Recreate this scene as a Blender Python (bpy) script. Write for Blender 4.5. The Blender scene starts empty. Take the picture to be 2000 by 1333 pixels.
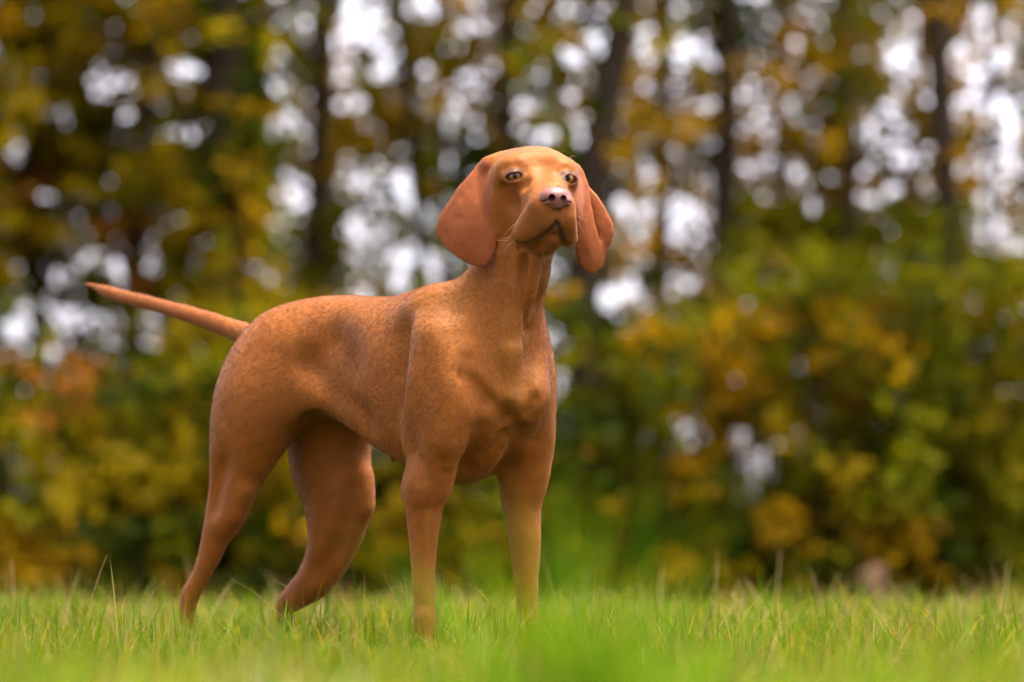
import bpy, math, random
import numpy as np
from mathutils import Vector, Matrix

SC = bpy.context.scene
COL = SC.collection
rng = np.random.default_rng(7)
random.seed(7)

# ---------------------------------------------------------------- camera, sky, sun, exposure
CAM_H = 0.194          # camera height above the ground at the dog's feet
LENS_PX = 7500.0       # 135 mm on a 36 mm sensor, in photo pixels
HORIZON = 1060.0
cam_data = bpy.data.cameras.new('camera')
cam_data.lens = 135.0
cam_data.sensor_width = 36.0
cam_data.shift_y = (HORIZON - 666.5) / 2000.0
cam_data.clip_start = 0.05
cam_data.clip_end = 2000.0
cam_data.dof.use_dof = True
cam_data.dof.focus_distance = 5.50
cam_data.dof.aperture_fstop = 3.3
cam = bpy.data.objects.new('camera', cam_data)
COL.objects.link(cam)
cam.location = (0, 0, CAM_H)
cam.rotation_euler = (math.radians(90), 0, 0)
SC.camera = cam

SUN_EL, SUN_AZ = math.radians(76), math.radians(105)     # azimuth clockwise from +Y: high, behind the camera's right shoulder
world = bpy.data.worlds.new('World')
SC.world = world
world.use_nodes = True
wn, wl = world.node_tree.nodes, world.node_tree.links
wn.clear()
sky = wn.new('ShaderNodeTexSky')
sky.sky_type = 'NISHITA'
sky.sun_disc = False
sky.sun_elevation = SUN_EL
sky.sun_rotation = SUN_AZ
sky.altitude = 200
sky.air_density = 1.0
sky.dust_density = 4.0
sky.ozone_density = 1.0
hs = wn.new('ShaderNodeHueSaturation')
hs.inputs['Saturation'].default_value = 0.22
tint = wn.new('ShaderNodeMix'); tint.data_type = 'RGBA'; tint.blend_type = 'MULTIPLY'
tint.inputs[0].default_value = 1.0
tint.inputs[7].default_value = (1.0, 0.94, 1.04, 1)
bg = wn.new('ShaderNodeBackground')
bg.inputs['Strength'].default_value = 0.07
wo = wn.new('ShaderNodeOutputWorld')
wl.new(sky.outputs['Color'], hs.inputs['Color'])
wl.new(hs.outputs['Color'], tint.inputs[6])
wl.new(tint.outputs[2], bg.inputs['Color'])
wl.new(bg.outputs['Background'], wo.inputs['Surface'])

sun_data = bpy.data.lights.new('sun', 'SUN')
sun_data.energy = 1.5
sun_data.angle = math.radians(22)
sun_data.color = (1.0, 0.93, 0.86)
sun = bpy.data.objects.new('sun', sun_data)
COL.objects.link(sun)
sd = Vector((math.sin(SUN_AZ) * math.cos(SUN_EL), math.cos(SUN_AZ) * math.cos(SUN_EL), math.sin(SUN_EL)))
sun.rotation_euler = sd.to_track_quat('Z', 'Y').to_euler()
sun.location = (3, 5, 14)

SC.view_settings.view_transform = 'Standard'
SC.view_settings.look = 'None'
SC.view_settings.gamma = 1.0
SC.view_settings.use_curve_mapping = False
SC.view_settings.exposure = 3.2
SC.render.engine = 'CYCLES'
SC.cycles.max_bounces = 6
SC.cycles.transparent_max_bounces = 8
SC.cycles.use_denoising = True
SC.cycles.denoising_input_passes = 'RGB'      # keeps the streaks of the coat, cleans the blur discs
SC.cycles_curves.shape = 'THICK'
SC.cycles.sample_clamp_indirect = 6.0


# ---------------------------------------------------------------- helpers
def new_mesh(name, verts, faces, smooth=True):
    me = bpy.data.meshes.new(name)
    verts = np.asarray(verts, dtype=np.float32)
    faces = np.asarray(faces, dtype=np.int32)
    n = faces.shape[1]
    me.vertices.add(len(verts)); me.vertices.foreach_set('co', verts.ravel())
    me.loops.add(faces.size); me.loops.foreach_set('vertex_index', faces.ravel())
    me.polygons.add(len(faces))
    me.polygons.foreach_set('loop_start', np.arange(0, faces.size, n, dtype=np.int32))
    me.polygons.foreach_set('loop_total', np.full(len(faces), n, dtype=np.int32))
    me.polygons.foreach_set('use_smooth', np.full(len(faces), smooth, dtype=bool))
    me.update(calc_edges=True)
    return me


def point_colour(me, name, rgb):
    a = me.attributes.new(name, 'FLOAT_COLOR', 'POINT')
    c = np.ones((len(rgb), 4), dtype=np.float32); c[:, :3] = rgb
    a.data.foreach_set('color', c.ravel())


def link(name, data, parent=None, mat=None):
    o = bpy.data.objects.new(name, data)
    COL.objects.link(o)
    if parent is not None:
        o.parent = parent
    if mat is not None:
        data.materials.append(mat)
    return o


def tag(o, label=None, cat=None, group=None, kind=None):
    if label: o['label'] = label
    if cat: o['category'] = cat
    if group: o['group'] = group
    if kind: o['kind'] = kind
    return o


def material(name, base=(0.5, 0.5, 0.5), rough=0.6, attr=None, spec=0.5, **kw):
    m = bpy.data.materials.new(name)
    m.use_nodes = True
    nt = m.node_tree
    b = nt.nodes['Principled BSDF']
    b.inputs['Base Color'].default_value = (*base, 1)
    b.inputs['Roughness'].default_value = rough
    b.inputs['Specular IOR Level'].default_value = spec
    for k, v in kw.items():
        b.inputs[k.replace('_', ' ')].default_value = v
    if attr:
        at = nt.nodes.new('ShaderNodeAttribute'); at.attribute_name = attr
        nt.links.new(at.outputs['Color'], b.inputs['Base Color'])
    return m


def smooth(x, a, b):
    t = np.clip((x - a) / (b - a), 0, 1)
    return t * t * (3 - 2 * t)


def value_noise(p, seed=0):
    """smooth value noise of points p (N,3), about -1..1"""
    i = np.floor(p).astype(np.int64); f = p - i
    f = f * f * (3 - 2 * f)
    out = np.zeros(len(p))
    for dx in (0, 1):
        for dy in (0, 1):
            for dz in (0, 1):
                h = (i[:, 0] + dx) * 374761393 + (i[:, 1] + dy) * 668265263 + (i[:, 2] + dz) * 2147483647 + seed * 974634777
                h = (h ^ (h >> 13)) * 1274126177
                h = ((h ^ (h >> 16)) & 0xffff) / 32767.5 - 1
                w = (f[:, 0] if dx else 1 - f[:, 0]) * (f[:, 1] if dy else 1 - f[:, 1]) * (f[:, 2] if dz else 1 - f[:, 2])
                out += h * w
    return out


# ---------------------------------------------------------------- the dog: one skin grown from a distance field
U = 5.6 / LENS_PX                 # one photo pixel at the dog, in metres
F = np.array([.70711, -.70711, 0.]); L = np.array([.70711, .70711, 0.]); Z = np.array([0., 0., 1.])


def J(px, py, t=0.):
    """a point of the dog seen at px,py that lies t metres to the dog's left of its midplane"""
    Y = (5.6 + 1.41421 * t) / (1 + (px - 1000) / LENS_PX)
    return np.array([(px - 1000) * Y / LENS_PX, Y, CAM_H + (HORIZON - py) * Y / LENS_PX])


def H(px, py, d=0.):
    """a point of the head, d pixels behind the skull's centre"""
    Y = 5.57 + d * U
    return np.array([(px - 1000) * Y / LENS_PX, Y, CAM_H + (HORIZON - py) * Y / LENS_PX])


def D(s, t, z):
    return np.array([(s + t) * .70711, 5.6 + (t - s) * .70711, z])


class Field:
    def __init__(self, xs, ys, zs):
        self.ax = [np.asarray(a, dtype=np.float32) for a in (xs, ys, zs)]
        self.d = np.full([len(a) for a in self.ax], 0.25, dtype=np.float32)

    def window(self, lo, hi):
        sl = []
        for a, l, h in zip(self.ax, lo, hi):
            i = max(int(np.searchsorted(a, l)) - 1, 0); j = min(int(np.searchsorted(a, h)) + 1, len(a))
            if j <= i: return None, None
            sl.append(slice(i, j))
        g = (self.ax[0][sl[0]][:, None, None], self.ax[1][sl[1]][None, :, None], self.ax[2][sl[2]][None, None, :])
        return tuple(sl), g

    def add(self, prims, k, op='+', inner=0.004):
        if not isinstance(prims, list): prims = [prims]
        lo = np.min([p.lo for p in prims], 0) - k - .012; hi = np.max([p.hi for p in prims], 0) + k + .012
        sl, g = self.window(lo, hi)
        if sl is None: return
        e = None
        for p in prims:
            q = p(g)
            e = q if e is None else smin(e, q, inner)
        a = self.d[sl]
        if op == '+': a[...] = smin(a, e, k)
        else: a[...] = -smin(-a, e, k)

    def surface(self):
        """surface nets on the rectilinear grid"""
        d = self.d; nx, ny, nz = d.shape
        ins = d < 0
        corners = [ins[i:nx - 1 + i, j:ny - 1 + j, k:nz - 1 + k] for i in (0, 1) for j in (0, 1) for k in (0, 1)]
        cnt = np.zeros(corners[0].shape, dtype=np.int8)
        for c in corners: cnt += c
        act = (cnt > 0) & (cnt < 8)
        I, Jj, K = np.nonzero(act)
        idx = np.full(act.shape, -1, dtype=np.int32); idx[I, Jj, K] = np.arange(len(I))
        acc = np.zeros((len(I), 3)); n = np.zeros(len(I))
        cr = [(i, j, k) for i in (0, 1) for j in (0, 1) for k in (0, 1)]
        for a in range(8):
            for b in range(a + 1, 8):
                da = [cr[b][m] - cr[a][m] for m in range(3)]
                if sum(abs(x) for x in da) != 1: continue
                va = d[I + cr[a][0], Jj + cr[a][1], K + cr[a][2]].astype(float); vb = d[I + cr[b][0], Jj + cr[b][1], K + cr[b][2]].astype(float)
                x = (va < 0) != (vb < 0)
                t = np.where(x, va / np.where(x, va - vb, 1), 0)
                for m in range(3):
                    acc[:, m] += np.where(x, cr[a][m] + t * da[m], 0)
                n += x
        acc /= n[:, None]
        base = np.stack([I, Jj, K], 1)
        V = np.zeros_like(acc)
        for m in range(3):
            a = self.ax[m]; i = base[:, m]
            V[:, m] = a[i] + acc[:, m] * (a[i + 1] - a[i])
        faces = []
        for m in range(3):
            s0 = [slice(None)] * 3; s1 = [slice(None)] * 3
            s0[m] = slice(0, -1); s1[m] = slice(1, None)
            A, B = ins[tuple(s0)], ins[tuple(s1)]
            e = np.argwhere(A != B)
            u, v = (m + 1) % 3, (m + 2) % 3
            ok = (e[:, u] > 0) & (e[:, v] > 0) & (e[:, u] < d.shape[u] - 1) & (e[:, v] < d.shape[v] - 1)
            e = e[ok]
            fl = A[tuple(e.T)]
            q = []
            for du, dv in ((1, 1), (0, 1), (0, 0), (1, 0)):
                c = e.copy(); c[:, u] -= du; c[:, v] -= dv
                q.append(idx[tuple(c.T)])
            q = np.stack(q, 1)
            q[~fl] = q[~fl][:, ::-1]
            faces.append(q)
        return V, np.concatenate(faces)


def smin(a, b, k):
    if k <= 0: return np.minimum(a, b)
    h = np.maximum(k - np.abs(a - b), 0) / k
    return np.minimum(a, b) - h * h * k * .25


class Ball:
    """ellipsoid with half axes r along the rows of R"""
    def __init__(s, c, r, R=None):
        s.c = np.asarray(c, float); s.r = np.asarray(r, float) * np.ones(3); s.R = np.eye(3) if R is None else np.asarray(R, float)
        e = np.sqrt(((s.R * s.r[:, None]) ** 2).sum(0))
        s.lo, s.hi = s.c - e, s.c + e

    def __call__(s, g):
        x, y, z = (g[i] - np.float32(s.c[i]) for i in range(3))
        k0 = 0; k1 = 0
        for i in range(3):
            q = x * np.float32(s.R[i, 0]) + y * np.float32(s.R[i, 1]) + z * np.float32(s.R[i, 2])
            k0 = k0 + (q / np.float32(s.r[i])) ** 2; k1 = k1 + (q / np.float32(s.r[i] ** 2)) ** 2
        k0 = np.sqrt(k0); k1 = np.sqrt(k1) + 1e-6
        return k0 * (k0 - 1) / k1


class Limb:
    """tapered capsule a-b; flat < 1 makes it thinner along the axis lat"""
    def __init__(s, a, b, ra, rb, lat=None, flat=1.):
        s.a, s.b, s.ra, s.rb, s.lat, s.flat = np.asarray(a, float), np.asarray(b, float), ra, rb, lat, flat
        m = max(ra, rb)
        s.lo = np.minimum(s.a - m, s.b - m); s.hi = np.maximum(s.a + m, s.b + m)

    def __call__(s, g):
        ab = s.b - s.a
        p = [g[i] - np.float32(s.a[i]) for i in range(3)]
        h = np.clip((p[0] * ab[0] + p[1] * ab[1] + p[2] * ab[2]) / max(ab @ ab, 1e-9), 0, 1).astype(np.float32)
        q = [p[i] - h * np.float32(ab[i]) for i in range(3)]
        r = s.ra + (s.rb - s.ra) * h
        n2 = q[0] ** 2 + q[1] ** 2 + q[2] ** 2
        sc = 1.
        if s.lat is not None and s.flat != 1.:
            l = q[0] * s.lat[0] + q[1] * s.lat[1] + q[2] * s.lat[2]
            n2 = n2 + l * l * (1 / s.flat ** 2 - 1)
            sc = .5 + .5 * s.flat
        return ((np.sqrt(n2) - r) * sc).astype(np.float32)


class Run:
    """a smooth run of tapered capsules through (point, radius) stations"""
    def __init__(s, pts, lat=None, flat=1., sub=6):
        P = np.array([[*p[0], p[1]] for p in pts], float)
        if len(P) > 2:
            k = np.concatenate([[0], np.cumsum(np.linalg.norm(np.diff(P[:, :3], axis=0), axis=1))])
            m = np.gradient(P, k, axis=0)
            out = []
            for i in range(len(P) - 1):
                h = k[i + 1] - k[i]
                for t in np.arange(sub) / sub:
                    out.append((2 * t**3 - 3 * t**2 + 1) * P[i] + (t**3 - 2 * t**2 + t) * h * m[i] + (-2 * t**3 + 3 * t**2) * P[i + 1] + (t**3 - t**2) * h * m[i + 1])
            P = np.array(out + [P[-1]])
        s.parts = [Limb(p[:3], q[:3], p[3], q[3], lat, flat) for p, q in zip(P[:-1], P[1:])]
        s.lo = np.min([p.lo for p in s.parts], 0); s.hi = np.max([p.hi for p in s.parts], 0)

    def __call__(s, g):
        e = None
        for p in s.parts:
            q = p(g)
            e = q if e is None else np.minimum(e, q)
        return e


def chain(pts, lat=None, flat=1.):
    return Run(pts, lat, flat)


class Trunk:
    """loft along the dog's length: stations (s, top, bottom, half width)"""
    def __init__(self, st):
        st = np.array(sorted(st)); self.st = st
        ss = np.linspace(st[0, 0], st[-1, 0], 200)
        self.tab = [ss] + [self.cub(ss, st[:, 0], st[:, i]) for i in (1, 2, 3)]
        a = [D(s, t, z) for s in (st[0, 0], st[-1, 0]) for t in (-.11, .11) for z in (st[:, 2].min(), st[:, 1].max())]
        self.lo, self.hi = np.min(a, 0), np.max(a, 0)

    @staticmethod
    def cub(x, X, Yv):
        m = np.gradient(Yv, X)
        i = np.clip(np.searchsorted(X, x) - 1, 0, len(X) - 2); h = X[i + 1] - X[i]; t = (x - X[i]) / h
        return ((2 * t**3 - 3 * t**2 + 1) * Yv[i] + (t**3 - 2 * t**2 + t) * h * m[i] + (-2 * t**3 + 3 * t**2) * Yv[i + 1] + (t**3 - t**2) * h * m[i + 1])

    def __call__(self, g):
        x, y = g[0], g[1] - 5.6
        s = (x - y) * .70711; t = (x + y) * .70711
        ss, top, bot, hw = self.tab
        sc = np.clip(s, ss[0], ss[-1])
        T, B, W = (np.interp(sc, ss, v).astype(np.float32) for v in (top, bot, hw))
        cz = (T * .5 + B * .5); hz = (T - B) * .5
        v = (g[2] - cz) / hz
        w = t / (W * (1.0 - .10 * np.clip(v, -1, 1) ** 2 * np.sign(v)))   # a little fuller below
        r = (np.abs(w) ** 2.25 + np.abs(v) ** 2.25) ** (1 / 2.25)
        d = (r - 1) * np.minimum(W, hz)
        return (np.maximum(d, 0) ** 2 + (s - sc) ** 2) ** .5 * (d > 0) + d * (d <= 0) + np.abs(s - sc) * (d <= 0)


class Flap:
    """ear leather: an outline in the picture plane (metres), a curved depth and a thickness"""
    def __init__(s, pts, depth, thick):
        s.p = np.array([[H(*q)[0], H(*q)[2]] for q in pts]); s.depth, s.th = depth, thick
        s.lo = np.array([s.p[:, 0].min(), 5.40, s.p[:, 1].min()]) - .01
        s.hi = np.array([s.p[:, 0].max(), 5.70, s.p[:, 1].max()]) + .01

    def __call__(s, g):
        x = g[0][:, :, 0]; z = g[2][0, :, :]          # (nx,1),(1,nz)
        P = s.p; n = len(P)
        best = np.full((x.shape[0], z.shape[1]), 1e9); sign = np.ones_like(best)
        for i in range(n):
            a = P[i]; b = P[(i + 1) % n]; e = b - a
            wx = x - a[0]; wz = z - a[1]
            h = np.clip((wx * e[0] + wz * e[1]) / (e @ e), 0, 1)
            best = np.minimum(best, (wx - h * e[0]) ** 2 + (wz - h * e[1]) ** 2)
            c1 = z >= a[1]; c2 = z < b[1]; c3 = (e[0] * wz - e[1] * wx) > 0
            sign = np.where((c1 & c2 & c3) | (~c1 & ~c2 & ~c3), -sign, sign)
        d2 = (np.sqrt(best) * sign).astype(np.float32) - np.float32(px(3.2))
        yy = s.depth(x, z, d2)                          # surface depth
        d2 = d2[:, None, :]
        th = s.th * (0.55 + 0.45 * np.clip(-d2 / .02, 0, 1))
        w = np.abs(g[1] - yy[:, None, :].astype(np.float32)) - th
        k = .006
        h = np.maximum(k - np.abs(d2 - w), 0) / k
        return np.maximum(d2, w) + h * h * k * .25


def frame_of(forward, up=(0, 0, 1)):
    f = np.asarray(forward, float); f /= np.linalg.norm(f)
    r = np.cross(f, up); r /= np.linalg.norm(r)
    return np.stack([r, f, np.cross(r, f)])


def grid_axis(parts):
    a = []
    for lo, hi, h in parts: a.append(np.arange(lo, hi, h))
    return np.concatenate(a)


px = lambda v: v * U
FD = Field(grid_axis([(-.75, -.125, .0036), (-.125, .165, .0014)]),
           grid_axis([(5.35, 5.66, .0016), (5.66, 6.36, .0036)]),
           grid_axis([(-.02, .555, .0036), (.555, .79, .0014)]))

# trunk, with the back line and the tucked belly
FD.add(Trunk([(-.005, .46, .375, .035), (-.03, .52, .330, .056), (-.085, .555, .284, .072), (-.16, .574, .293, .090), (-.24, .564, .326, .092),
              (-.30, .566, .356, .084), (-.353, .5700, .378, .076), (-.446, .566, .39, .076), (-.5176, .541, .40, .070),
              (-.566, .512, .42, .052), (-.60, .49, .45, .022)]), .01)
FD.add(Ball(D(-.035, 0, .425), (.055, .085, .10), np.stack([F, L, Z])), .05)
# neck
FD.add(chain([(J(958, 660), px(108)), (J(978, 590), px(90)), (J(1003, 530), px(73)), (J(1024, 460), px(62)), (H(1034, 390, 45), px(56))], L, .92), .045)
for sgn, pts in ((-1, [(840, 620, 50), (862, 720, 66), (868, 790, 68), (852, 870, 54), (836, 940, 46)]),
                 (1, [(1000, 660, 50), (1020, 730, 60), (1028, 800, 60), (1034, 870, 54), (1028, 940, 42)])):
    tt = [.055, .070, .080, .088, .09]
    FD.add(chain([(J(a, b, sgn * t), px(r)) for (a, b, r), t in zip(pts, tt)], L, .8), .048)
FD.add(chain([(J(838, 925, -.09), px(44.5)), (J(829, 975, -.09), px(40.5)), (J(827, 1040, -.09), px(31.5)), (J(827, 1120, -.09), px(24.5)), (J(830, 1190, -.09), px(22.5)),
              (J(830, 1212, -.09), px(23.5)), (J(834, 1262, -.09), px(20.5)), (J(846, 1300, -.09), px(24.5))], L, .9), .02)
FD.add(chain([(J(1026, 925, .09), px(41.5)), (J(1022, 970, .09), px(38.5)), (J(1026, 1060, .09), px(32.5)), (J(1028, 1130, .09), px(25.5)), (J(1030, 1200, .09), px(21.5)),
              (J(1030, 1222, .09), px(23.5)), (J(1032, 1265, .09), px(20.5)), (J(1042, 1298, .09), px(24.5))], L, .9), .02)
FD.add(Limb(J(812, 930, -.09), J(803, 962, -.09), px(13), px(15)), .02)      # elbow
FD.add(Limb(J(990, 950, .09), J(992, 985, .09), px(10), px(12)), .02)
# hind legs
FD.add(chain([(J(545, 712, -.04), px(94)), (J(505, 790, -.060), px(108)), (J(480, 860, -.068), px(87)), (J(463, 920, -.07), px(66)), (J(450, 970, -.07), px(54)), (J(438, 1010, -.07), px(46)),
              (J(426, 1035, -.07), px(36.5)), (J(411, 1080, -.07), px(28.5)), (J(390, 1130, -.07), px(21.5)), (J(369, 1172, -.07), px(22.5)),
              (J(366, 1200, -.07), px(18)), (J(376, 1255, -.07), px(15)), (J(388, 1278, -.07), px(18))], L, .74), .045)
FD.add(chain([(J(660, 730, .04), px(100)), (J(643, 860, .060), px(100)), (J(648, 920, .066), px(95)), (J(659, 965, .066), px(84)), (J(660, 1005, .066), px(76)), (J(655, 1040, .066), px(65)),
              (J(639, 1090, .066), px(52)), (J(611, 1135, .066), px(41)), (J(577, 1165, .066), px(30)), (J(557, 1186, .066), px(23)),
              (J(560, 1215, .066), px(21)), (J(580, 1255, .066), px(17)), (J(598, 1278, .066), px(20))], L, .74), .035)
FD.add(chain([(J(540, 765, -.07), px(58)), (J(610, 752, -.066), px(40)), (J(660, 755, -.06), px(32)), (J(705, 780, -.05), px(30))], L, .30), .025)
for c, sgn, flen in ((J(846, 1296, -.09), -1, .052), (J(1042, 1294, .09), 1, .052), (J(388, 1276, -.07), -1, .045), (J(598, 1276, .066), 1, .045)):
    c = np.array([c[0], c[1], .022])
    FD.add(Ball(c + F * .012, (.036, .026, .021), np.stack([F, L, Z])), .015)
    for i, o in enumerate((-.021, -.008, .008, .021)):
        e = c + F * (flen - (.008 if i in (0, 3) else 0)) + L * o + Z * -.005
        FD.add(Limb(c + F * .02 + L * o * .8 + Z * .004, e, .012, .0095), .004)
# tail
FD.add(chain([(J(520, 668), px(30)), (J(476, 653), px(24)), (J(440, 638), px(20)), (J(380, 618), px(17.5)), (J(320, 600.5), px(15.5)), (J(245, 581), px(14.5)), (J(207, 569), px(12)), (J(187, 561), px(7)), (J(169, 555), px(3))]), .018)
for a, b in ((962, 768), (1026, 772)):
    FD.add(Ball(J(a, b, 0) + np.array([0, .010, 0]), (px(40), px(36), px(42))), .05)
FD.add(Ball(J(994, 838, 0) + np.array([0, -.048, 0]), (px(7), px(20), px(22))), .035, '-')
FD.add(Limb(J(1004, 660) + np.array([0, -.040, 0]), J(996, 775) + np.array([0, -.030, 0]), px(8), px(12)), .035)
for a, b, dy in (((1007, 490), (998, 640), -.055), ((1050, 490), (1026, 620), -.050)):
    p0 = J(*a); p1 = J(*b)
    FD.add(Run([(p0 + np.array([0, dy + .016, 0]), px(13)), ((p0 + p1) / 2 + np.array([.001, dy + .011, 0]), px(11)), (p1 + np.array([0, dy + .011, 0]), px(7))]), .03)
# grooves of muscle and tendon
FD.add(Limb(J(432, 900, -.118), J(404, 985, -.112), px(4), px(6)), .035, '-')
FD.add(Limb(J(1030, 1045, .055), J(1030, 1130, .063), px(4), px(5)), .02, '-')


def skin_at(qx, qy, out=0.):
    """the point of the dog's skin seen at qx,qy, moved out pixels towards the camera"""
    Y = np.arange(5.36, 6.3, .0012)
    X = (qx - 1000) * Y / LENS_PX; Zv = CAM_H + (HORIZON - qy) * Y / LENS_PX
    i, j, k = (np.clip(np.searchsorted(a, v), 0, len(a) - 1) for a, v in zip(FD.ax, (X, Y, Zv)))
    inside = np.nonzero(FD.d[i, j, k] < 0)[0]
    Ys = Y[inside[0]] if len(inside) else 5.7
    Ys = Ys - out * U
    return np.array([(qx - 1000) * Ys / LENS_PX, Ys, CAM_H + (HORIZON - qy) * Ys / LENS_PX])


def groove(points, r, k, op='-', out=.5):
    st = [(skin_at(a, b, out * r), px(r)) for a, b in points]
    FD.add(Run(st, sub=4), k, op)


SHEEN_MARKS = {'pale': [[(902, 545), (882, 600), (876, 650)], [(803, 610), (797, 680), (799, 740)], [(1000, 660), (997, 790)], [(972, 760), (1024, 762)]]}
SHEEN_P = {k: [[skin_at(a, b) for a, b in run] for run in v] for k, v in SHEEN_MARKS.items()}
groove([(938, 548), (950, 640), (982, 738)], 9, .040)
groove([(1054, 600), (1040, 680), (1012, 748)], 6, .045)
groove([(906, 712), (926, 758), (958, 790)], 4, .036, '-', 1.0)
groove([(784, 660), (792, 760), (797, 880)], 5, .055, '-', .7)
groove([(628, 672), (648, 705)], 30, .060, out=.75)
groove([(596, 716), (650, 772), (704, 820)], 6, .050)
groove([(815, 905), (824, 935)], 7, .022)
groove([(872, 935), (856, 985)], 5, .020)
groove([(940, 850), (908, 920)], 9, .035)
groove([(1012, 850), (984, 922)], 7, .030)
groove([(432, 915), (410, 1000)], 5, .025)
groove([(690, 960), (668, 1060), (618, 1120)], 6, .030)
groove([(838, 650), (818, 760), (814, 860)], 9, .055, '+', -.8)
groove([(846, 1000), (842, 1090), (841, 1180)], 3.5, .020)
groove([(806, 1000), (813, 1100), (817, 1180)], 3, .018)
groove([(860, 660), (880, 740), (868, 860)], 12, .045, '+', -.7)
groove([(480, 960), (462, 1010)], 7, .025, '+', -.5)
groove([(712, 930), (716, 990)], 8, .030, '+', -.5)
groove([(1000, 690), (994, 770)], 7, .030, '+', -.5)
groove([(992, 798), (993, 816)], 5, .016, '-', .2)
groove([(903, 733), (928, 748), (952, 782)], 1.8, .018, '-', 1.0)
groove([(1044, 782), (1032, 806)], 2.2, .016, '-', .8)
groove([(984, 852), (944, 894)], 3.5, .016, '-', .4)
groove([(978, 882), (950, 912)], 3, .014, '-', .4)
groove([(993, 510), (991, 570), (990, 650)], 5, .022, '-', .5)
groove([(1022, 515), (1018, 580), (1010, 650)], 5, .022, '-', .5)
groove([(1056, 520), (1044, 580), (1030, 640)], 4.5, .020, '-', .5)
groove([(1008, 505), (1005, 570), (1000, 650)], 4.5, .016, '+', -.5)
groove([(1046, 512), (1036, 575), (1022, 630)], 4, .016, '+', -.5)

# head ---------------------------------------------------------
HF = np.array([.235, -.965, -.06])
RH = frame_of(HF)
FD.add(Ball(H(1043, 366, 8), (px(94), px(92), px(74)), RH), .03)              # skull
FD.add(Ball(H(1036, 350, 20), (px(74), px(80), px(55)), RH), .02)
FD.add(Ball(H(1030, 420, 30), (px(72), px(70), px(70)), RH), .03)             # back of the jaw
FD.add(Ball(H(983, 412, 5), (px(34), px(60), px(52)), RH), .025)              # cheeks
FD.add(Ball(H(1108, 412, -8), (px(26), px(56), px(50)), RH), .025)
FD.add(Limb(H(1055, 352, -34), H(1082, 386, -150), px(40), px(27)), .035)      # bridge of the muzzle
FD.add(Limb(H(1052, 405, -30), H(1084, 412, -140), px(60), px(34)), .02)      # muzzle
FD.add(Ball(H(1084, 392, -152), (px(29), px(22), px(20)), RH), .012)          # under the nose leather
# brows, set over the eyes
for a, b, d, r in ((1000, 327, -52, 24), (1102, 328, -60, 20)):
    FD.add(Ball(H(a, b, d), (px(r), px(r * .8), px(r * .62)), RH), .03)
# upper lips
FD.add(chain([(H(1070, 430, -142), px(25)), (H(1049, 445, -114), px(28)), (H(1031, 455, -80), px(27)), (H(1019, 457, -48), px(25))]), .015)
FD.add(chain([(H(1098, 428, -152), px(20)), (H(1108, 448, -132), px(17)), (H(1111, 465, -98), px(17)), (H(1108, 462, -50), px(18))]), .012)
FD.add(Limb(H(1022, 452, -62), H(1026, 462, -76), px(20), px(15)), .01)
groove([(988, 398), (984, 430), (988, 462)], 9, .030)
groove([(1048, 402), (1030, 432), (1018, 458)], 7, .032, '+', -.85)
groove([(1112, 402), (1115, 430), (1114, 462)], 5, .018, '+', -.7)
groove([(1058, 318), (1060, 346)], 6, .035, '-', .8)
# gape, then the lower jaw inside it
FD.add(chain([(H(1087, 449, -176), px(8)), (H(1068, 469, -146), px(9)), (H(1042, 484, -102), px(8)), (H(1014, 484, -54), px(7))]), .004, '-')
FD.add(chain([(H(1092, 450, -176), px(8)), (H(1099, 470, -146), px(8)), (H(1099, 486, -100), px(7))]), .006, '-')
FD.add(chain([(H(1084, 463, -124), px(19)), (H(1070, 472, -88), px(24)), (H(1052, 469, -40), px(30)), (H(1035, 455, 15), px(40))]), .005)
groove([(1088, 411), (1087, 424), (1087, 440)], 2.6, .006, '-', .7)   # groove of the upper lip
def face_depth(qx, qy):
    """how deep the face lies behind the picture point qx,qy, in head pixels"""
    ds = np.arange(-190, 40, 1.0)
    for d in ds:
        p = H(qx, qy, d)
        i, j, k = (int(np.abs(FD.ax[m] - p[m]).argmin()) for m in range(3))
        if FD.d[i, j, k] < 0: return d
    return -60.


# hollow under the eye, creases of the lip
FD.add(Limb(H(986, 372, face_depth(986, 372) - 8), H(1002, 398, face_depth(1002, 398) - 9), px(9), px(9)), .02, '-')
# the cut of the mouth
LIPS = [[(1087, 437), (1071, 452), (1048, 469), (1026, 477), (1009, 475)], [(1088, 438), (1095, 451), (1099, 467), (1099, 483)]]
LIP_P = []
for lp in LIPS:
    st = [skin_at(a, b, 0) for a, b in lp]
    LIP_P.append(st)
    FD.add(Run([(p, px(3.8)) for p in st], sub=4), .004, '-')
# eyes: lids over the ball, then the slit

EYES = [(np.array(H(1005.5, 346, face_depth(1005.5, 346) + 13.0)), 14.2, 6.8, 16.), (np.array(H(1108.5, 350.5, face_depth(1108.5, 350.5) + 13.0)), 12.0, 7.1, 16.)]
for c, w, h, r in EYES:
    FD.add(Ball(c, px(r + 4.0)), .012)
for (c, w, h, r), tilt, nx in zip(EYES, (-.14, .12), (-.16, .34)):
    sight = np.array([nx, -1, -.02]); R0 = frame_of(sight)
    ca, sa = math.cos(tilt), math.sin(tilt)
    R = np.stack([ca * R0[0] + sa * R0[2], R0[1], -sa * R0[0] + ca * R0[2]])
    FD.add(Ball(c + R0[1] * px(14) - np.array([0, 0, px(1.5)]), (px(w), px(14), px(h)), R), .003, '-')
for a, b in ((1024, 354), (1092, 357)):
    FD.add(Ball(H(a, b, face_depth(a, b) - 3), (px(7), px(5), px(5)), RH), .012, '-')           # inner corners
groove([(986, 328), (1004, 322), (1024, 332)], 2.6, .014, '-', 1.3)
groove([(986, 364), (1004, 370), (1024, 365)], 2.2, .012, '-', 1.3)
groove([(1093, 334), (1106, 327), (1119, 333)], 2.2, .012, '-', 1.3)
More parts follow.
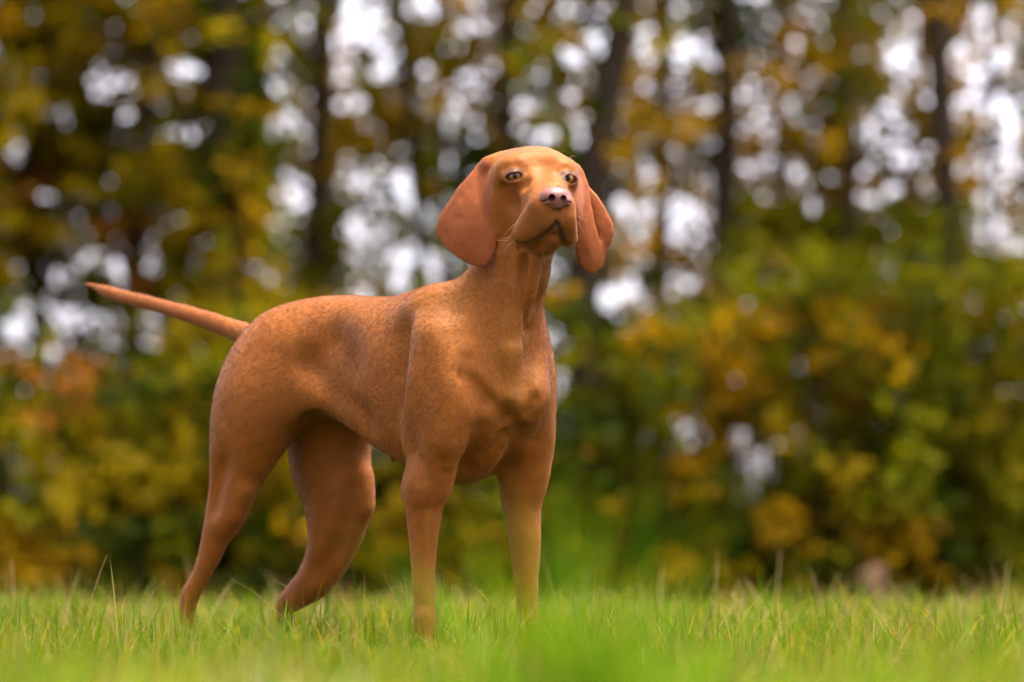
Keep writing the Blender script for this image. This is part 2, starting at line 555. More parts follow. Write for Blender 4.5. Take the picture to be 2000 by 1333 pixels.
groove([(1094, 368), (1106, 373), (1118, 369)], 2.0, .010, '-', 1.3)
# ears
EAR_R = [(944, 314), (932, 322), (919, 339), (894, 366), (877, 394), (859, 418), (851, 443), (854, 460), (869, 483), (894, 503), (919, 517), (934, 522), (949, 520), (961, 508), (968, 487), (968, 455), (962, 423), (952, 389), (950, 358), (955, 332), (958, 316)]
EAR_L = [(1118, 319), (1130, 323), (1140, 336), (1149, 362), (1154, 400), (1162, 440), (1172, 475), (1181, 498), (1182, 509), (1176, 522), (1159, 535), (1146, 531), (1132, 517), (1124, 488), (1122, 440), (1122, 390), (1120, 340)]
EAR_B = [(1136, 336), (1148, 360), (1166, 381), (1184, 411), (1196, 438), (1198, 455), (1193, 473), (1180, 498), (1170, 495), (1158, 450), (1146, 395)]


def ear_depth_r(x, z, d2):
    u = (x - H(960, 0)[0]) / U; v = (H(0, 316)[2] - z) / U      # px left (-) of the front edge, px below the set-on
    wav = 2.2 * np.sin(u * .085 + v * .018 + 1.0) * smooth(v, 30, 110) + 2.5 * np.exp(-((u + 30 - v * .12) / 9.) ** 2) * smooth(v, 150, 20)
    return 5.57 + U * (wav - 4 - u * .42 - 26 * np.sin(np.clip(v / 210, 0, 1) * 2.4) + 0.0022 * (u + 48) ** 2 - 3 * np.exp(-((u + 4) / 13.) ** 2) * smooth(v, 20, 80))


def ear_depth_l(x, z, d2):
    u = (x - H(1122, 0)[0]) / U; v = (H(0, 316)[2] - z) / U
    return 5.57 + U * (4 + u * .35 - 30 * np.sin(np.clip(v / 230, 0, 1) * 2.6) + .008 * (u - 26 - v * .06) ** 2)


def ear_depth_b(x, z, d2):
    u = (x - H(1145, 0)[0]) / U; v = (H(0, 340)[2] - z) / U
    return 5.57 + U * (32 - u * .30 + .004 * (u - 30) ** 2 - 22 * np.sin(np.clip(v / 200, 0, 1) * 2.6))


FD.add(Flap(EAR_R, ear_depth_r, px(4.2)), .005)
FD.add(Flap(EAR_B, ear_depth_b, px(5)), .004)
FD.add(Flap(EAR_L, ear_depth_l, px(4.2)), .005)
FD.add(Limb(H(954, 322, 0), H(975, 320, 8), px(11), px(16)), .012)
FD.add(Limb(H(1124, 332, -4), H(1108, 326, 4), px(8), px(12)), .010)
FD.add(Limb(H(968, 318, 10), H(1000, 311, 20), px(12), px(13)), .015)
# teat
FD.add(Limb(J(772, 890, -.02), J(764, 903, -.03), px(6), px(4)), .006)

BV, BF = FD.surface()
# a light relaxation of the net
for it in range(2):
    s = np.zeros_like(BV); c = np.zeros(len(BV))
    for a in range(4):
        i, j = BF[:, a], BF[:, (a + 1) % 4]
        for m in range(3):
            s[:, m] += np.bincount(i, BV[j, m], len(BV)) + np.bincount(j, BV[i, m], len(BV))
        c += np.bincount(i, minlength=len(BV)) + np.bincount(j, minlength=len(BV))
    BV += .45 * (s / c[:, None] - BV)
BN0 = np.zeros_like(BV)
fn0 = np.cross(BV[BF[:, 2]] - BV[BF[:, 0]], BV[BF[:, 3]] - BV[BF[:, 1]])
for a in range(4):
    for m in range(3): BN0[:, m] += np.bincount(BF[:, a], fn0[:, m], len(BV))
BN0 /= np.linalg.norm(BN0, axis=1)[:, None] + 1e-12
hm = smooth(BV[:, 2], .585, .61)
mz = np.exp(-((BV - H(1050, 430, -95)) ** 2).sum(1) / px(34) ** 2)
mz2 = np.exp(-((BV - H(1112, 445, -120)) ** 2).sum(1) / px(20) ** 2)
BV += BN0 * (.0006 * value_noise(BV * 34, 51) * (1 - hm) + .0004 * value_noise(BV * 95, 52) + .0011 * (mz + mz2) * value_noise(BV * np.array([150, 150, 230]), 53))[:, None]
del FD

def to_px(P):
    return 1000 + LENS_PX * P[:, 0] / P[:, 1], HORIZON - LENS_PX * (P[:, 2] - CAM_H) / P[:, 1]


def near(P, c, r):
    return np.exp(-((P - np.asarray(c)) ** 2).sum(1) / (r * r))


def along(P, a, b, r):
    ab = b - a; h = np.clip(((P - a) @ ab) / (ab @ ab), 0, 1)
    return np.exp(-((P - a - h[:, None] * ab) ** 2).sum(1) / (r * r))


def vertex_normals(V, Fq):
    n = np.cross(V[Fq[:, 2]] - V[Fq[:, 0]], V[Fq[:, 3]] - V[Fq[:, 1]])
    out = np.zeros_like(V)
    for a in range(4):
        for m in range(3): out[:, m] += np.bincount(Fq[:, a], n[:, m], len(V))
    return out / (np.linalg.norm(out, axis=1)[:, None] + 1e-12)


BN = vertex_normals(BV, BF)
qx, qy = to_px(BV)
on_head = smooth(BV[:, 2], .585, .61) * smooth(BV[:, 1], 5.70, 5.66)
ear_r = (qx < 966) & (qy > 312) & (qy < 530) & (BV[:, 1] < 5.598) & (BV[:, 0] < H(958, 0)[0] + .01 * (qy > 430)) & (on_head > .3)
ear_l = (qx > 1122) & (qy > 325) & (qy < 565) & (on_head > .3)
ears = (ear_r | ear_l).astype(float)
EYE_C = [e[0] for e in EYES]
rim = np.zeros(len(BV))
for c, w, h, r in EYES:
    dd = np.linalg.norm((BV - c) * [1, .55, 1.35], axis=1)
    dd = dd - px(3.0) * smooth(BV[:, 2] - c[2], px(1), px(9)) + px(1.6) * smooth(c[2] - BV[:, 2], px(1), px(9))
    rim = np.maximum(rim, 1 - smooth(dd, px(18.0), px(22.5)))
lip_line = np.maximum.reduce([along(BV, a, b, px(6.5)) for st in LIP_P for a, b in zip(st[:-1], st[1:])])
muzzle = along(BV, H(1070, 425, -150), H(1050, 430, -60), px(46))
chin = near(BV, H(1085, 465, -140), px(26))
# coat colour: golden rust, redder ears, paler throat and thigh backs, pinkish bare skin at lips and lids
n1 = value_noise(BV * 14, 1); n2 = value_noise(BV * 55, 2); n3 = value_noise(BV * 210, 3)
col = np.array([.162, .0475, .0054]) * (1 + .12 * n1 + .09 * n2 + .07 * n3)[:, None]


def blend(w, rgb):
    global col
    w = np.clip(w, 0, 1)[:, None]
    col = col * (1 - w) + np.asarray(rgb) * w


blend(on_head * (1 - ears) * .2, (.195, .062, .0065))
blend(ears * .9, (.158, .0385, .0110))
blend(muzzle * .55, (.190, .064, .024))
blend(muzzle * .55 * smooth(value_noise(BV * 260, 8), .35, .75), (.075, .026, .010))
blend(chin * .6, (.13, .031, .010))
blend(.45 * along(BV, J(1000, 640) + np.array([0, -.06, 0]), J(992, 790) + np.array([0, -.03, 0]), .05), (.235, .082, .012))
def sheen_marks(kind, r):
    return np.maximum.reduce([along(BV, a, b, r) for run in SHEEN_P[kind] for a, b in zip(run[:-1], run[1:])])


blend(.38 * sheen_marks('pale', .030), (.225, .086, .014))          # golden sheen of neck, shoulder and chest painted into the coat colour
blend(rim * .95, (.045, .020, .014))
blend(lip_line * 1.1, (.030, .013, .010))
tail_w = smooth(qx, 470, 380) * (BV[:, 2] > .5)
blend(tail_w * .6, (.150, .036, .0038))
# inside the gape and the eye slits no hair grows
bald = np.maximum(rim, smooth(lip_line, .45, .7))
col = np.clip(col, 0.0015, 1)

dog = link('dog', None)
tag(dog, 'russet short haired dog with long hanging ears standing alert in the grass', 'dog')
dog.location = (-.16, 5.75, 0)
bpy.context.view_layer.update()


def dog_part(name, data, mat=None, parent=None):
    o = link(name, data, parent or dog, mat)
    o.matrix_parent_inverse = Matrix.Translation(-dog.location)
    return o


# the short sleek coat: fine hair-wise streaks that run along the trunk and down the limbs
skin = material('dog_coat', (.3, .1, .03), .54, spec=.24, Specular_Tint=(1.0, .66, .38, 1), Sheen_Weight=.12, Sheen_Roughness=.45, Sheen_Tint=(1.0, .62, .38, 1))
nt = skin.node_tree; pb = nt.nodes['Principled BSDF']
tc = nt.nodes.new('ShaderNodeTexCoord')
at = nt.nodes.new('ShaderNodeAttribute'); at.attribute_name = 'coat'
av = nt.nodes.new('ShaderNodeAttribute'); av.attribute_name = 'run'
noi = []
for rot, sc in (((0, 0, math.radians(-45)), (140, 540, 540)), ((0, 0, 0), (540, 540, 140))):
    r_ = nt.nodes.new('ShaderNodeMapping'); r_.vector_type = 'TEXTURE'; r_.inputs['Rotation'].default_value = rot
    m_ = nt.nodes.new('ShaderNodeMapping'); m_.inputs['Scale'].default_value = sc
    n_ = nt.nodes.new('ShaderNodeTexNoise'); n_.inputs['Scale'].default_value = 1; n_.inputs['Detail'].default_value = 2.5
    nt.links.new(tc.outputs['Object'], r_.inputs['Vector']); nt.links.new(r_.outputs['Vector'], m_.inputs['Vector']); nt.links.new(m_.outputs['Vector'], n_.inputs['Vector'])
    noi.append(n_)
mx = nt.nodes.new('ShaderNodeMix'); mx.data_type = 'FLOAT'
nt.links.new(av.outputs['Fac'], mx.inputs[0]); nt.links.new(noi[0].outputs['Fac'], mx.inputs[2]); nt.links.new(noi[1].outputs['Fac'], mx.inputs[3])
mr = nt.nodes.new('ShaderNodeMapRange'); mr.inputs[1].default_value = .25; mr.inputs[2].default_value = .75; mr.inputs[3].default_value = .78; mr.inputs[4].default_value = 1.22
nt.links.new(mx.outputs[0], mr.inputs[0])
mc = nt.nodes.new('ShaderNodeMix'); mc.data_type = 'RGBA'; mc.blend_type = 'MULTIPLY'; mc.inputs[0].default_value = 1
nt.links.new(at.outputs['Color'], mc.inputs[6]); nt.links.new(mr.outputs[0], mc.inputs[7]); nt.links.new(mc.outputs[2], pb.inputs['Base Color'])
bm_ = nt.nodes.new('ShaderNodeBump'); bm_.inputs['Strength'].default_value = .25; bm_.inputs['Distance'].default_value = .0012
nt.links.new(mx.outputs[0], bm_.inputs['Height']); nt.links.new(bm_.outputs['Normal'], pb.inputs['Normal'])
body_me = new_mesh('body', BV, BF)
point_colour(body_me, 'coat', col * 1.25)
ra = body_me.attributes.new('run', 'FLOAT', 'POINT')
ra.data.foreach_set('value', np.maximum.reduce([smooth(BV[:, 2], .40, .28), smooth(BV[:, 0], -.12, -.03), on_head]).astype(np.float32))
body = dog_part('body', body_me, skin)

# ---------------------------------------------------------------- short coat
T3 = np.concatenate([BF[:, [0, 1, 2]], BF[:, [0, 2, 3]]])
ar = .5 * np.linalg.norm(np.cross(BV[T3[:, 1]] - BV[T3[:, 0]], BV[T3[:, 2]] - BV[T3[:, 0]]), axis=1)
face_w = np.maximum(muzzle, near(BV, H(1055, 370, -90), px(70)))
dens = 1 + 1.6 * on_head
dens = dens * (1 - bald)
wt = ar * dens[T3].mean(1)
N_HAIR = 300000
ti = rng.choice(len(T3), N_HAIR, p=wt / wt.sum())
r1 = np.sqrt(rng.random(N_HAIR)); r2 = rng.random(N_HAIR)
bw = np.stack([1 - r1, r1 * (1 - r2), r1 * r2], 1)
tv = T3[ti]
mixv = lambda A: (A[tv] * (bw[:, :, None] if A.ndim == 2 else bw)).sum(1)
P0 = mixv(BV); NN = mixv(BN); NN /= np.linalg.norm(NN, axis=1)[:, None] + 1e-9
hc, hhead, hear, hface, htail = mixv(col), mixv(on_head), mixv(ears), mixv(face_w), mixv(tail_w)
hx, hy = to_px(P0)
down = np.array([0, 0, -1.])
low = smooth(P0[:, 2], .40, .28)[:, None]
flow = -F * (1 - low) * .9 + down * (.35 + .8 * low)
front = smooth(P0[:, 0], -.10, -.02)[:, None] * (1 - hhead[:, None])
flow = flow * (1 - .8 * front) + .8 * front * (down * 1.0 - F * .15)
fh = P0 - H(1082, 385, -185); fh /= np.linalg.norm(fh, axis=1)[:, None]
fh = fh + down * .25
flow = flow * (1 - hhead[:, None]) + fh * hhead[:, None]
flow = flow * (1 - hear[:, None]) + (down * 1.0 + np.array([-.2, 0, 0])) * hear[:, None]
flow = flow * (1 - htail[:, None]) + (-F + Z * .25) * htail[:, None]
flow += (.11 * (1 - .75 * hhead))[:, None] * np.stack([value_noise(P0 * 38, 11), value_noise(P0 * 38, 12), value_noise(P0 * 38, 13)], 1)
flow += .12 * rng.normal(size=flow.shape)
flow -= NN * (flow * NN).sum(1)[:, None]
flow /= np.linalg.norm(flow, axis=1)[:, None] + 1e-9
ln = .0048 * (1 - .58 * hhead) * (1 - .35 * hface) * (1 - .5 * hear) * (1 - .3 * low[:, 0]) * (1 + .25 * htail)
fringe = np.exp(-(((hx - 630) / 90) ** 2 + ((hy - 825 + .004 * (hx - 640) ** 2 * 0) / 30) ** 2)) * (P0[:, 1] < 5.95)
ln = ln * (1 + .5 * fringe) * rng.uniform(.7, 1.25, N_HAIR)
tilt = rng.uniform(.12, .32, N_HAIR)[:, None] * (1 - .25 * hhead[:, None])
d1 = flow * np.cos(tilt) + NN * np.sin(tilt)
P1 = P0 + d1 * (ln * .5)[:, None]
P2 = P1 + (flow * .97 + NN * .06) * (ln * .5)[:, None]
fur_data = bpy.data.hair_curves.new('fur')
fur_data.add_curves([3] * N_HAIR)
pts = np.stack([P0 - NN * .0004, P1, P2], 1).reshape(-1, 3).astype(np.float32)
fur_data.attributes['position'].data.foreach_set('vector', pts.ravel())
if 'radius' not in fur_data.attributes: fur_data.attributes.new('radius', 'FLOAT', 'POINT')
fur_data.attributes['radius'].data.foreach_set('value', (np.array([.00013, .00010, .00003], np.float32)[None, :] * (1 - .3 * hhead[:, None])).astype(np.float32).ravel())
ca = fur_data.attributes.new('coat', 'FLOAT_COLOR', 'CURVE')
hcol = np.ones((N_HAIR, 4), np.float32)
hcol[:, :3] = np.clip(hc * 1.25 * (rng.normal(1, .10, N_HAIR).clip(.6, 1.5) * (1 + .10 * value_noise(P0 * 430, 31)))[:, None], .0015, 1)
ca.data.foreach_set('color', hcol.ravel())

fm = material('dog_hair', (.3, .1, .03), .38, attr='coat', spec=.6, Specular_Tint=(1.0, .76, .52, 1))
fur = dog_part('fur', fur_data, fm)
tag(fur, kind='stuff')
del P1, P2, pts, hcol, NN, flow

# ---------------------------------------------------------------- nose leather, eyes, whiskers
ND = Field(np.arange(H(1040, 0)[0], H(1130, 0)[0], .0006), np.arange(5.415, 5.475, .0006), np.arange(H(0, 424)[2], H(0, 356)[2], .0006))
ND.d[...] = .05
ND.add(Ball(H(1084.5, 385, -170), (px(30), px(25), px(19.5)), RH), .004)
ND.add(Ball(H(1087, 400, -170), (px(13), px(19), px(13)), RH), .010)
ND.add(Ball(H(1066, 391, -170), (px(13), px(18), px(11)), RH), .004)
ND.add(Ball(H(1104, 393, -172), (px(12), px(18), px(11)), RH), .004)
ND.add(Run([(H(1078, 388, -200), px(5.4)), (H(1078, 386, -192), px(5)), (H(1077, 385, -187), px(3.5))]), .002, '-')
ND.add(Run([(H(1101, 390, -204), px(5.2)), (H(1101, 388, -193), px(4.8)), (H(1100, 387, -186), px(3.2))]), .002, '-')
ND.add(Run([(H(1075, 390, -196), px(4)), (H(1066, 394, -188), px(2.8)), (H(1057, 394, -176), px(1.6))]), .002, '-')
ND.add(Run([(H(1104, 393, -198), px(4)), (H(1109, 397, -190), px(2.8)), (H(1115, 397, -178), px(1.6))]), .002, '-')
ND.add(Limb(H(1089.5, 386, -197), H(1087.5, 412, -190), px(.9), px(1.3)), .002, '-')
NV, NF = ND.surface()
NNr = vertex_normals(NV, NF)
nose_me = new_mesh('nose', NV, NF)
nx_, ny_ = to_px(NV)
ncol = np.array([.165, .058, .040]) * (1 + .12 * value_noise(NV * 500, 5))[:, None]
hole = np.maximum.reduce([along(NV, H(1078, 387, -192), H(1078, 385, -160), px(7.5)), along(NV, H(1101, 389, -195), H(1099, 387, -160), px(7.2))])
ncol = ncol * (1 - .75 * smooth(hole, .30, .55))[:, None]  # shade inside the nostrils put into the leather colour
point_colour(nose_me, 'coat', ncol)
wet = nose_me.attributes.new('wet', 'FLOAT', 'POINT'); wet.data.foreach_set('value', (.42 * (1 - smooth(hole, .25, .5))).astype(np.float32))
nose_mat = material('nose_leather', (.36, .16, .13), .42, attr='coat', spec=.45)
nt = nose_mat.node_tree
wa = nt.nodes.new('ShaderNodeAttribute'); wa.attribute_name = 'wet'; nt.links.new(wa.outputs['Fac'], nt.nodes['Principled BSDF'].inputs['Specular IOR Level'])
vor = nt.nodes.new('ShaderNodeTexVoronoi'); vor.inputs['Scale'].default_value = 900
bmp = nt.nodes.new('ShaderNodeBump'); bmp.inputs['Strength'].default_value = .35; bmp.inputs['Distance'].default_value = .0006
tc = nt.nodes.new('ShaderNodeTexCoord')
nt.links.new(tc.outputs['Object'], vor.inputs['Vector']); nt.links.new(vor.outputs['Distance'], bmp.inputs['Height'])
nt.links.new(bmp.outputs['Normal'], nt.nodes['Principled BSDF'].inputs['Normal'])
nose = dog_part('nose', nose_me, nose_mat)


def cap(c, r, gaze, ang0, ang1, name, mat, parent, rings=10, seg=40, flat=1.):
    """a zone of a sphere round the gaze axis, from ang0 to ang1"""
    R = frame_of(gaze)
    vs, fs = [], []
    for i in range(rings + 1):
        a = ang0 + (ang1 - ang0) * i / rings
        for j in range(seg):
            b = 2 * math.pi * j / seg
            vs.append(c + r * (R[1] * math.cos(a) + math.sin(a) * (R[0] * math.cos(b) + R[2] * math.sin(b))))
    for i in range(rings):
        for j in range(seg):
            k = (j + 1) % seg
            fs.append((i * seg + j, i * seg + k, (i + 1) * seg + k, (i + 1) * seg + j))
    o = dog_part(name, new_mesh(name, np.array(vs), np.array(fs)), mat, parent)
    if parent: o.matrix_parent_inverse = Matrix.Identity(4)
    return o


sclera_m = material('eye_white', (.05, .028, .018), .2, spec=.3, Coat_Weight=.4, Coat_Roughness=.02)
iris_m = bpy.data.materials.new('amber_iris'); iris_m.use_nodes = True
nt = iris_m.node_tree; pb = nt.nodes['Principled BSDF']
pb.inputs['Roughness'].default_value = .5; pb.inputs['Specular IOR Level'].default_value = .0; pb.inputs['Coat Weight'].default_value = .6; pb.inputs['Coat Roughness'].default_value = .02
at = nt.nodes.new('ShaderNodeAttribute'); at.attribute_name = 'coat'
nt.links.new(at.outputs['Color'], pb.inputs['Base Color'])
pupil_m = material('pupil', (.004, .003, .003), .1, spec=.15, Coat_Weight=.12, Coat_Roughness=.02)
for c, w, h, r in EYES:
    gaze = np.array([.02, -1, .03])
    eye = cap(c, px(r), gaze, .0, 2.2, 'eye', sclera_m, None, 16)
    ir = cap(c, px(r) * 1.012, gaze, .0, .74, 'iris', iris_m, eye, 12)
    pv = np.array([v.co for v in ir.data.vertices]); R = frame_of(gaze)
    q = (pv - c) @ R.T; a = np.arccos(np.clip(q[:, 1] / np.linalg.norm(q, axis=1), -1, 1)); th = np.arctan2(q[:, 2], q[:, 0])
    ic = np.array([.19, .066, .004]) * (1 + .22 * np.sin(th * 23) * np.sin(th * 9 + 1))[:, None]
    ic = ic * (1 - .80 * smooth(a, .60, .73))[:, None] * (1 - .5 * smooth(a, .42, .25))[:, None]
    point_colour(ir.data, 'coat', ic)
    cap(c, px(r) * 1.022, gaze, .0, .30, 'pupil', pupil_m, eye, 6)

# whiskers and the stray hairs of the chin
wp, wr = [], []
W = [((1018, 433, -100), (996, 440, -115), (985, 462, -105), 1), ((1012, 440, -95), (992, 460, -110), (982, 497, -100), 1), ((1006, 462, -80), (988, 466, -90), (970, 467, -80), 1),
     ((1010, 468, -85), (990, 474, -100), (984, 500, -100), 1), ((1118, 420, -120), (1132, 424, -130), (1146, 432, -130), 1), ((1120, 428, -118), (1136, 440, -120), (1142, 462, -118), 1),
     ((1121, 440, -115), (1126, 450, -125), (1130, 470, -125), 1), ((1062, 494, -90), (1060, 502, -92), (1055, 512, -90), 1), ((1092, 484, -140), (1096, 490, -145), (1094, 500, -145), 1),
     ((1040, 498, -60), (1044, 508, -66), (1042, 516, -64), 1), ((1103, 478, -120), (1128, 482, -130), (1132, 480, -130), 1), ((1124, 306, 10), (1118, 303, 8), (1112, 309, 0), 1),
     ((996, 470, -70), (975, 470, -85), (968, 470, -85), 1)]
for a, b, c, k in W:
    a, b, c = H(*a), H(*b), H(*c)
    for t in np.linspace(0, 1, 9):
        wp.append((1 - t) ** 2 * a + 2 * t * (1 - t) * b + t * t * c); wr.append(  .00019 * (1 - .75 * t))
wd = bpy.data.hair_curves.new('whisker')
wd.add_curves([9] * len(W))
wd.attributes['position'].data.foreach_set('vector', np.array(wp, np.float32).ravel())
if 'radius' not in wd.attributes: wd.attributes.new('radius', 'FLOAT', 'POINT')
wd.attributes['radius'].data.foreach_set('value', np.array(wr, np.float32))
whisk = dog_part('whiskers', wd, material('whisker_hair', (.42, .26, .14), .4))
tag(whisk, kind='stuff')
# claws
claw_m = material('claw', (.20, .11, .07), .4)
for c, flen in ((J(846, 1296, -.09), .052), (J(1042, 1294, .09), .052), (J(388, 1276, -.07), .045), (J(598, 1276, .066), .045)):
    c = np.array([c[0], c[1], .022])
    for i, o in enumerate((-.021, -.008, .008, .021)):
        e = c + F * (flen - (.008 if i in (0, 3) else 0) + .006) + L * o + Z * -.004
        vs, fs = [], []
        for k in range(5):
            t = k / 4; r = .0032 * (1 - .8 * t)
            for j in range(8):
                b = 2 * math.pi * j / 8
                vs.append(e + F * (.013 * t) - Z * (.009 * t * t) + r * (L * math.cos(b) + Z * math.sin(b)))
        for k in range(4):
            for j in range(8):
                fs.append((k * 8 + j, k * 8 + (j + 1) % 8, k * 8 + 8 + (j + 1) % 8, k * 8 + 8 + j))
        dog_part('claw', new_mesh('claw', np.array(vs), np.array(fs)), claw_m)

# ---------------------------------------------------------------- ground
def ground_z(x, y):
    x, y = np.asarray(x, float), np.asarray(y, float)
    z = -.36 * smooth(y, 8.3, 15.0)
    z = z + .012 * np.sin(x * 1.7 + 1.1) * np.sin(y * 1.3) * smooth(np.abs(y - 5.8), .9, 2.2) + .008 * np.sin(x * 4.1 + y * 2.3) * smooth(np.abs(y - 5.8), .9, 2.2)
    return z


gx = np.concatenate([-np.geomspace(500, 8, 24), np.linspace(-7.5, 7.5, 76), np.geomspace(8, 500, 24)])
gy = np.concatenate([-np.geomspace(200, 3, 16), np.linspace(-2, 18, 101), np.geomspace(18.5, 900, 40)])
GX, GY = np.meshgrid(gx, gy, indexing='ij')
gv = np.stack([GX, GY, ground_z(GX, GY)], -1).reshape(-1, 3)
i0 = (np.arange(len(gx) - 1)[:, None] * len(gy) + np.arange(len(gy) - 1)[None, :]).ravel()
gf = np.stack([i0, i0 + len(gy), i0 + len(gy) + 1, i0 + 1], 1)
gm = material('meadow_soil', (.06, .05, .02), .9, spec=.1)
nt = gm.node_tree; pb = nt.nodes['Principled BSDF']
tc = nt.nodes.new('ShaderNodeTexCoord'); nz = nt.nodes.new('ShaderNodeTexNoise'); nz.inputs['Scale'].default_value = 2.2; nz.inputs['Detail'].default_value = 8
cr = nt.nodes.new('ShaderNodeValToRGB')
cr.color_ramp.elements[0].position = .35; cr.color_ramp.elements[0].color = (.018, .014, .005, 1)
cr.color_ramp.elements[1].position = .68; cr.color_ramp.elements[1].color = (.028, .040, .004, 1)
nt.links.new(tc.outputs['Object'], nz.inputs['Vector']); nt.links.new(nz.outputs['Fac'], cr.inputs['Fac']); nt.links.new(cr.outputs['Color'], pb.inputs['Base Color'])
ground = link('ground', new_mesh('ground', gv, gf), None, gm)
tag(ground, kind='structure')

# ---------------------------------------------------------------- grass
def leaf_material(name, attr, trans=.45, rough=.5, spec=.3):
    m = bpy.data.materials.new(name); m.use_nodes = True
    nt = m.node_tree; nt.nodes.clear()
    o = nt.nodes.new('ShaderNodeOutputMaterial'); mx = nt.nodes.new('ShaderNodeMixShader'); mx.inputs[0].default_value = trans
    p = nt.nodes.new('ShaderNodeBsdfPrincipled'); p.inputs['Roughness'].default_value = rough; p.inputs['Specular IOR Level'].default_value = spec
    t = nt.nodes.new('ShaderNodeBsdfTranslucent'); a = nt.nodes.new('ShaderNodeAttribute'); a.attribute_name = attr
    for s in (p.inputs['Base Color'], t.inputs['Color']): nt.links.new(a.outputs['Color'], s)
    nt.links.new(p.outputs[0], mx.inputs[1]); nt.links.new(t.outputs[0], mx.inputs[2]); nt.links.new(mx.outputs[0], o.inputs['Surface'])
    return m


def blades(base, height, lean, azim, width, colour, droop):
    """strips of three quads and a tip; all arguments are arrays over the blades"""
    n = len(base); seg = 4
    dirv = np.stack([np.cos(azim), np.sin(azim), np.zeros(n)], 1)
    side = np.stack([-np.sin(azim + .4), np.cos(azim + .4), np.zeros(n)], 1)
    V = np.zeros((n, seg * 2 + 1, 3), np.float32)
    for i in range(seg + 1):
        t = i / seg
        c = base + dirv * (height * (lean * t + droop * t * t))[:, None] + np.array([0, 0, 1.]) * (height * (t - .45 * droop * t ** 3))[:, None]
        if i == seg: V[:, seg * 2] = c
        else:
            w = (width * (1 - .75 * t ** 1.6) * .5)[:, None]
            V[:, 2 * i] = c - side * w; V[:, 2 * i + 1] = c + side * w
    k = np.arange(n)[:, None] * (seg * 2 + 1)
    q = [np.concatenate([k + 2 * i, k + 2 * i + 1, k + 2 * i + 3, k + 2 * i + 2], 1) for i in range(seg - 1)]
    tri = np.concatenate([k + 2 * seg - 2, k + 2 * seg - 1, k + 2 * seg], 1)
    return V.reshape(-1, 3), np.concatenate(q), tri, np.repeat(colour, seg * 2 + 1, 0)


def mixed_mesh(name, V, Q, T, C):
    me = bpy.data.meshes.new(name)
    me.vertices.add(len(V)); me.vertices.foreach_set('co', V.astype(np.float32).ravel())
    li = np.concatenate([Q.ravel(), T.ravel()]).astype(np.int32)
    me.loops.add(len(li)); me.loops.foreach_set('vertex_index', li)
    me.polygons.add(len(Q) + len(T))
    me.polygons.foreach_set('loop_start', np.concatenate([np.arange(len(Q)) * 4, len(Q) * 4 + np.arange(len(T)) * 3]).astype(np.int32))
    me.polygons.foreach_set('loop_total', np.concatenate([np.full(len(Q), 4), np.full(len(T), 3)]).astype(np.int32))
    me.polygons.foreach_set('use_smooth', np.ones(len(Q) + len(T), dtype=bool))
    me.update(calc_edges=True)
    point_colour(me, 'tint', C)
    return me


def grass_patch(name, n, ymin, ymax, margin, seed, hscale=1.):
    r = np.random.default_rng(seed)
    # even over the ground of a wedge wider than the view
    y = np.sqrt(r.uniform(ymin ** 2, ymax ** 2, n * 2)); hwid = .155 * y + margin
    keep = r.random(n * 2) < (hwid / (.155 * y)) / (1 + margin / (.155 * ymin)); y = y[keep][:n]
    x = r.uniform(-1, 1, len(y)) * (.155 * y + margin)
    p = np.stack([x, y, np.zeros(len(y))], 1)
    tuft = value_noise(np.stack([x * 7, y * 7, y * 0], 1), 21) + .6 * value_noise(np.stack([x * 19, y * 19, y * 0], 1), 22)
    pull = r.random(len(y)) < .55                      # most blades stand in tufts
    cell = .045
    cx, cy = (np.floor(x / cell) + .5) * cell, (np.floor(y / cell) + .5) * cell
    jx = value_noise(np.stack([cx * 91, cy * 77, cx * 0], 1), 23) * .02; jy = value_noise(np.stack([cx * 83, cy * 97, cx * 0], 1), 24) * .02
    x = np.where(pull, cx + jx + r.normal(0, .007, len(y)), x); y = np.where(pull, cy + jy + r.normal(0, .007, len(y)), y)
    p = np.stack([x, y, ground_z(x, y) - .003], 1)
    h = hscale * np.clip(r.gamma(9, .0067, len(y)), .025, .125) * (1 + .45 * tuft) * (1 + .35 * smooth(y, 4.4, 3.0))
    dry = r.random(len(y)) < np.clip(.26 + .22 * value_noise(np.stack([x * 3, y * 3, y * 0], 1), 25), .05, .6)
    g = r.random(len(y))[:, None]
    c = np.array([.040, .098, .0015]) * (1 - g) + np.array([.100, .140, .002]) * g
    yel = (r.random(len(y)) < .14)[:, None]
    c = np.where(yel, np.array([.23, .17, .005]), c)
    c = np.where(dry[:, None], np.array([.28, .19, .060]) * r.uniform(.55, 1.1, len(y))[:, None], c)
    c = c * r.uniform(.75, 1.25, len(y))[:, None]
    h = np.where(dry, h * r.uniform(.6, 1.25, len(y)), h)
    w = np.where(dry, r.uniform(.0012, .0024, len(y)), r.uniform(.0018, .0042, len(y)))
    V, Q, T, C = blades(p, h, np.abs(r.normal(.12, .22, len(y))), r.uniform(0, 2 * np.pi, len(y)), w, c, r.uniform(0, .75, len(y)))
    o = link(name, mixed_mesh(name, V, Q, T, C), None, grass_mat)
    tag(o, None, None, None, 'stuff')
    return o


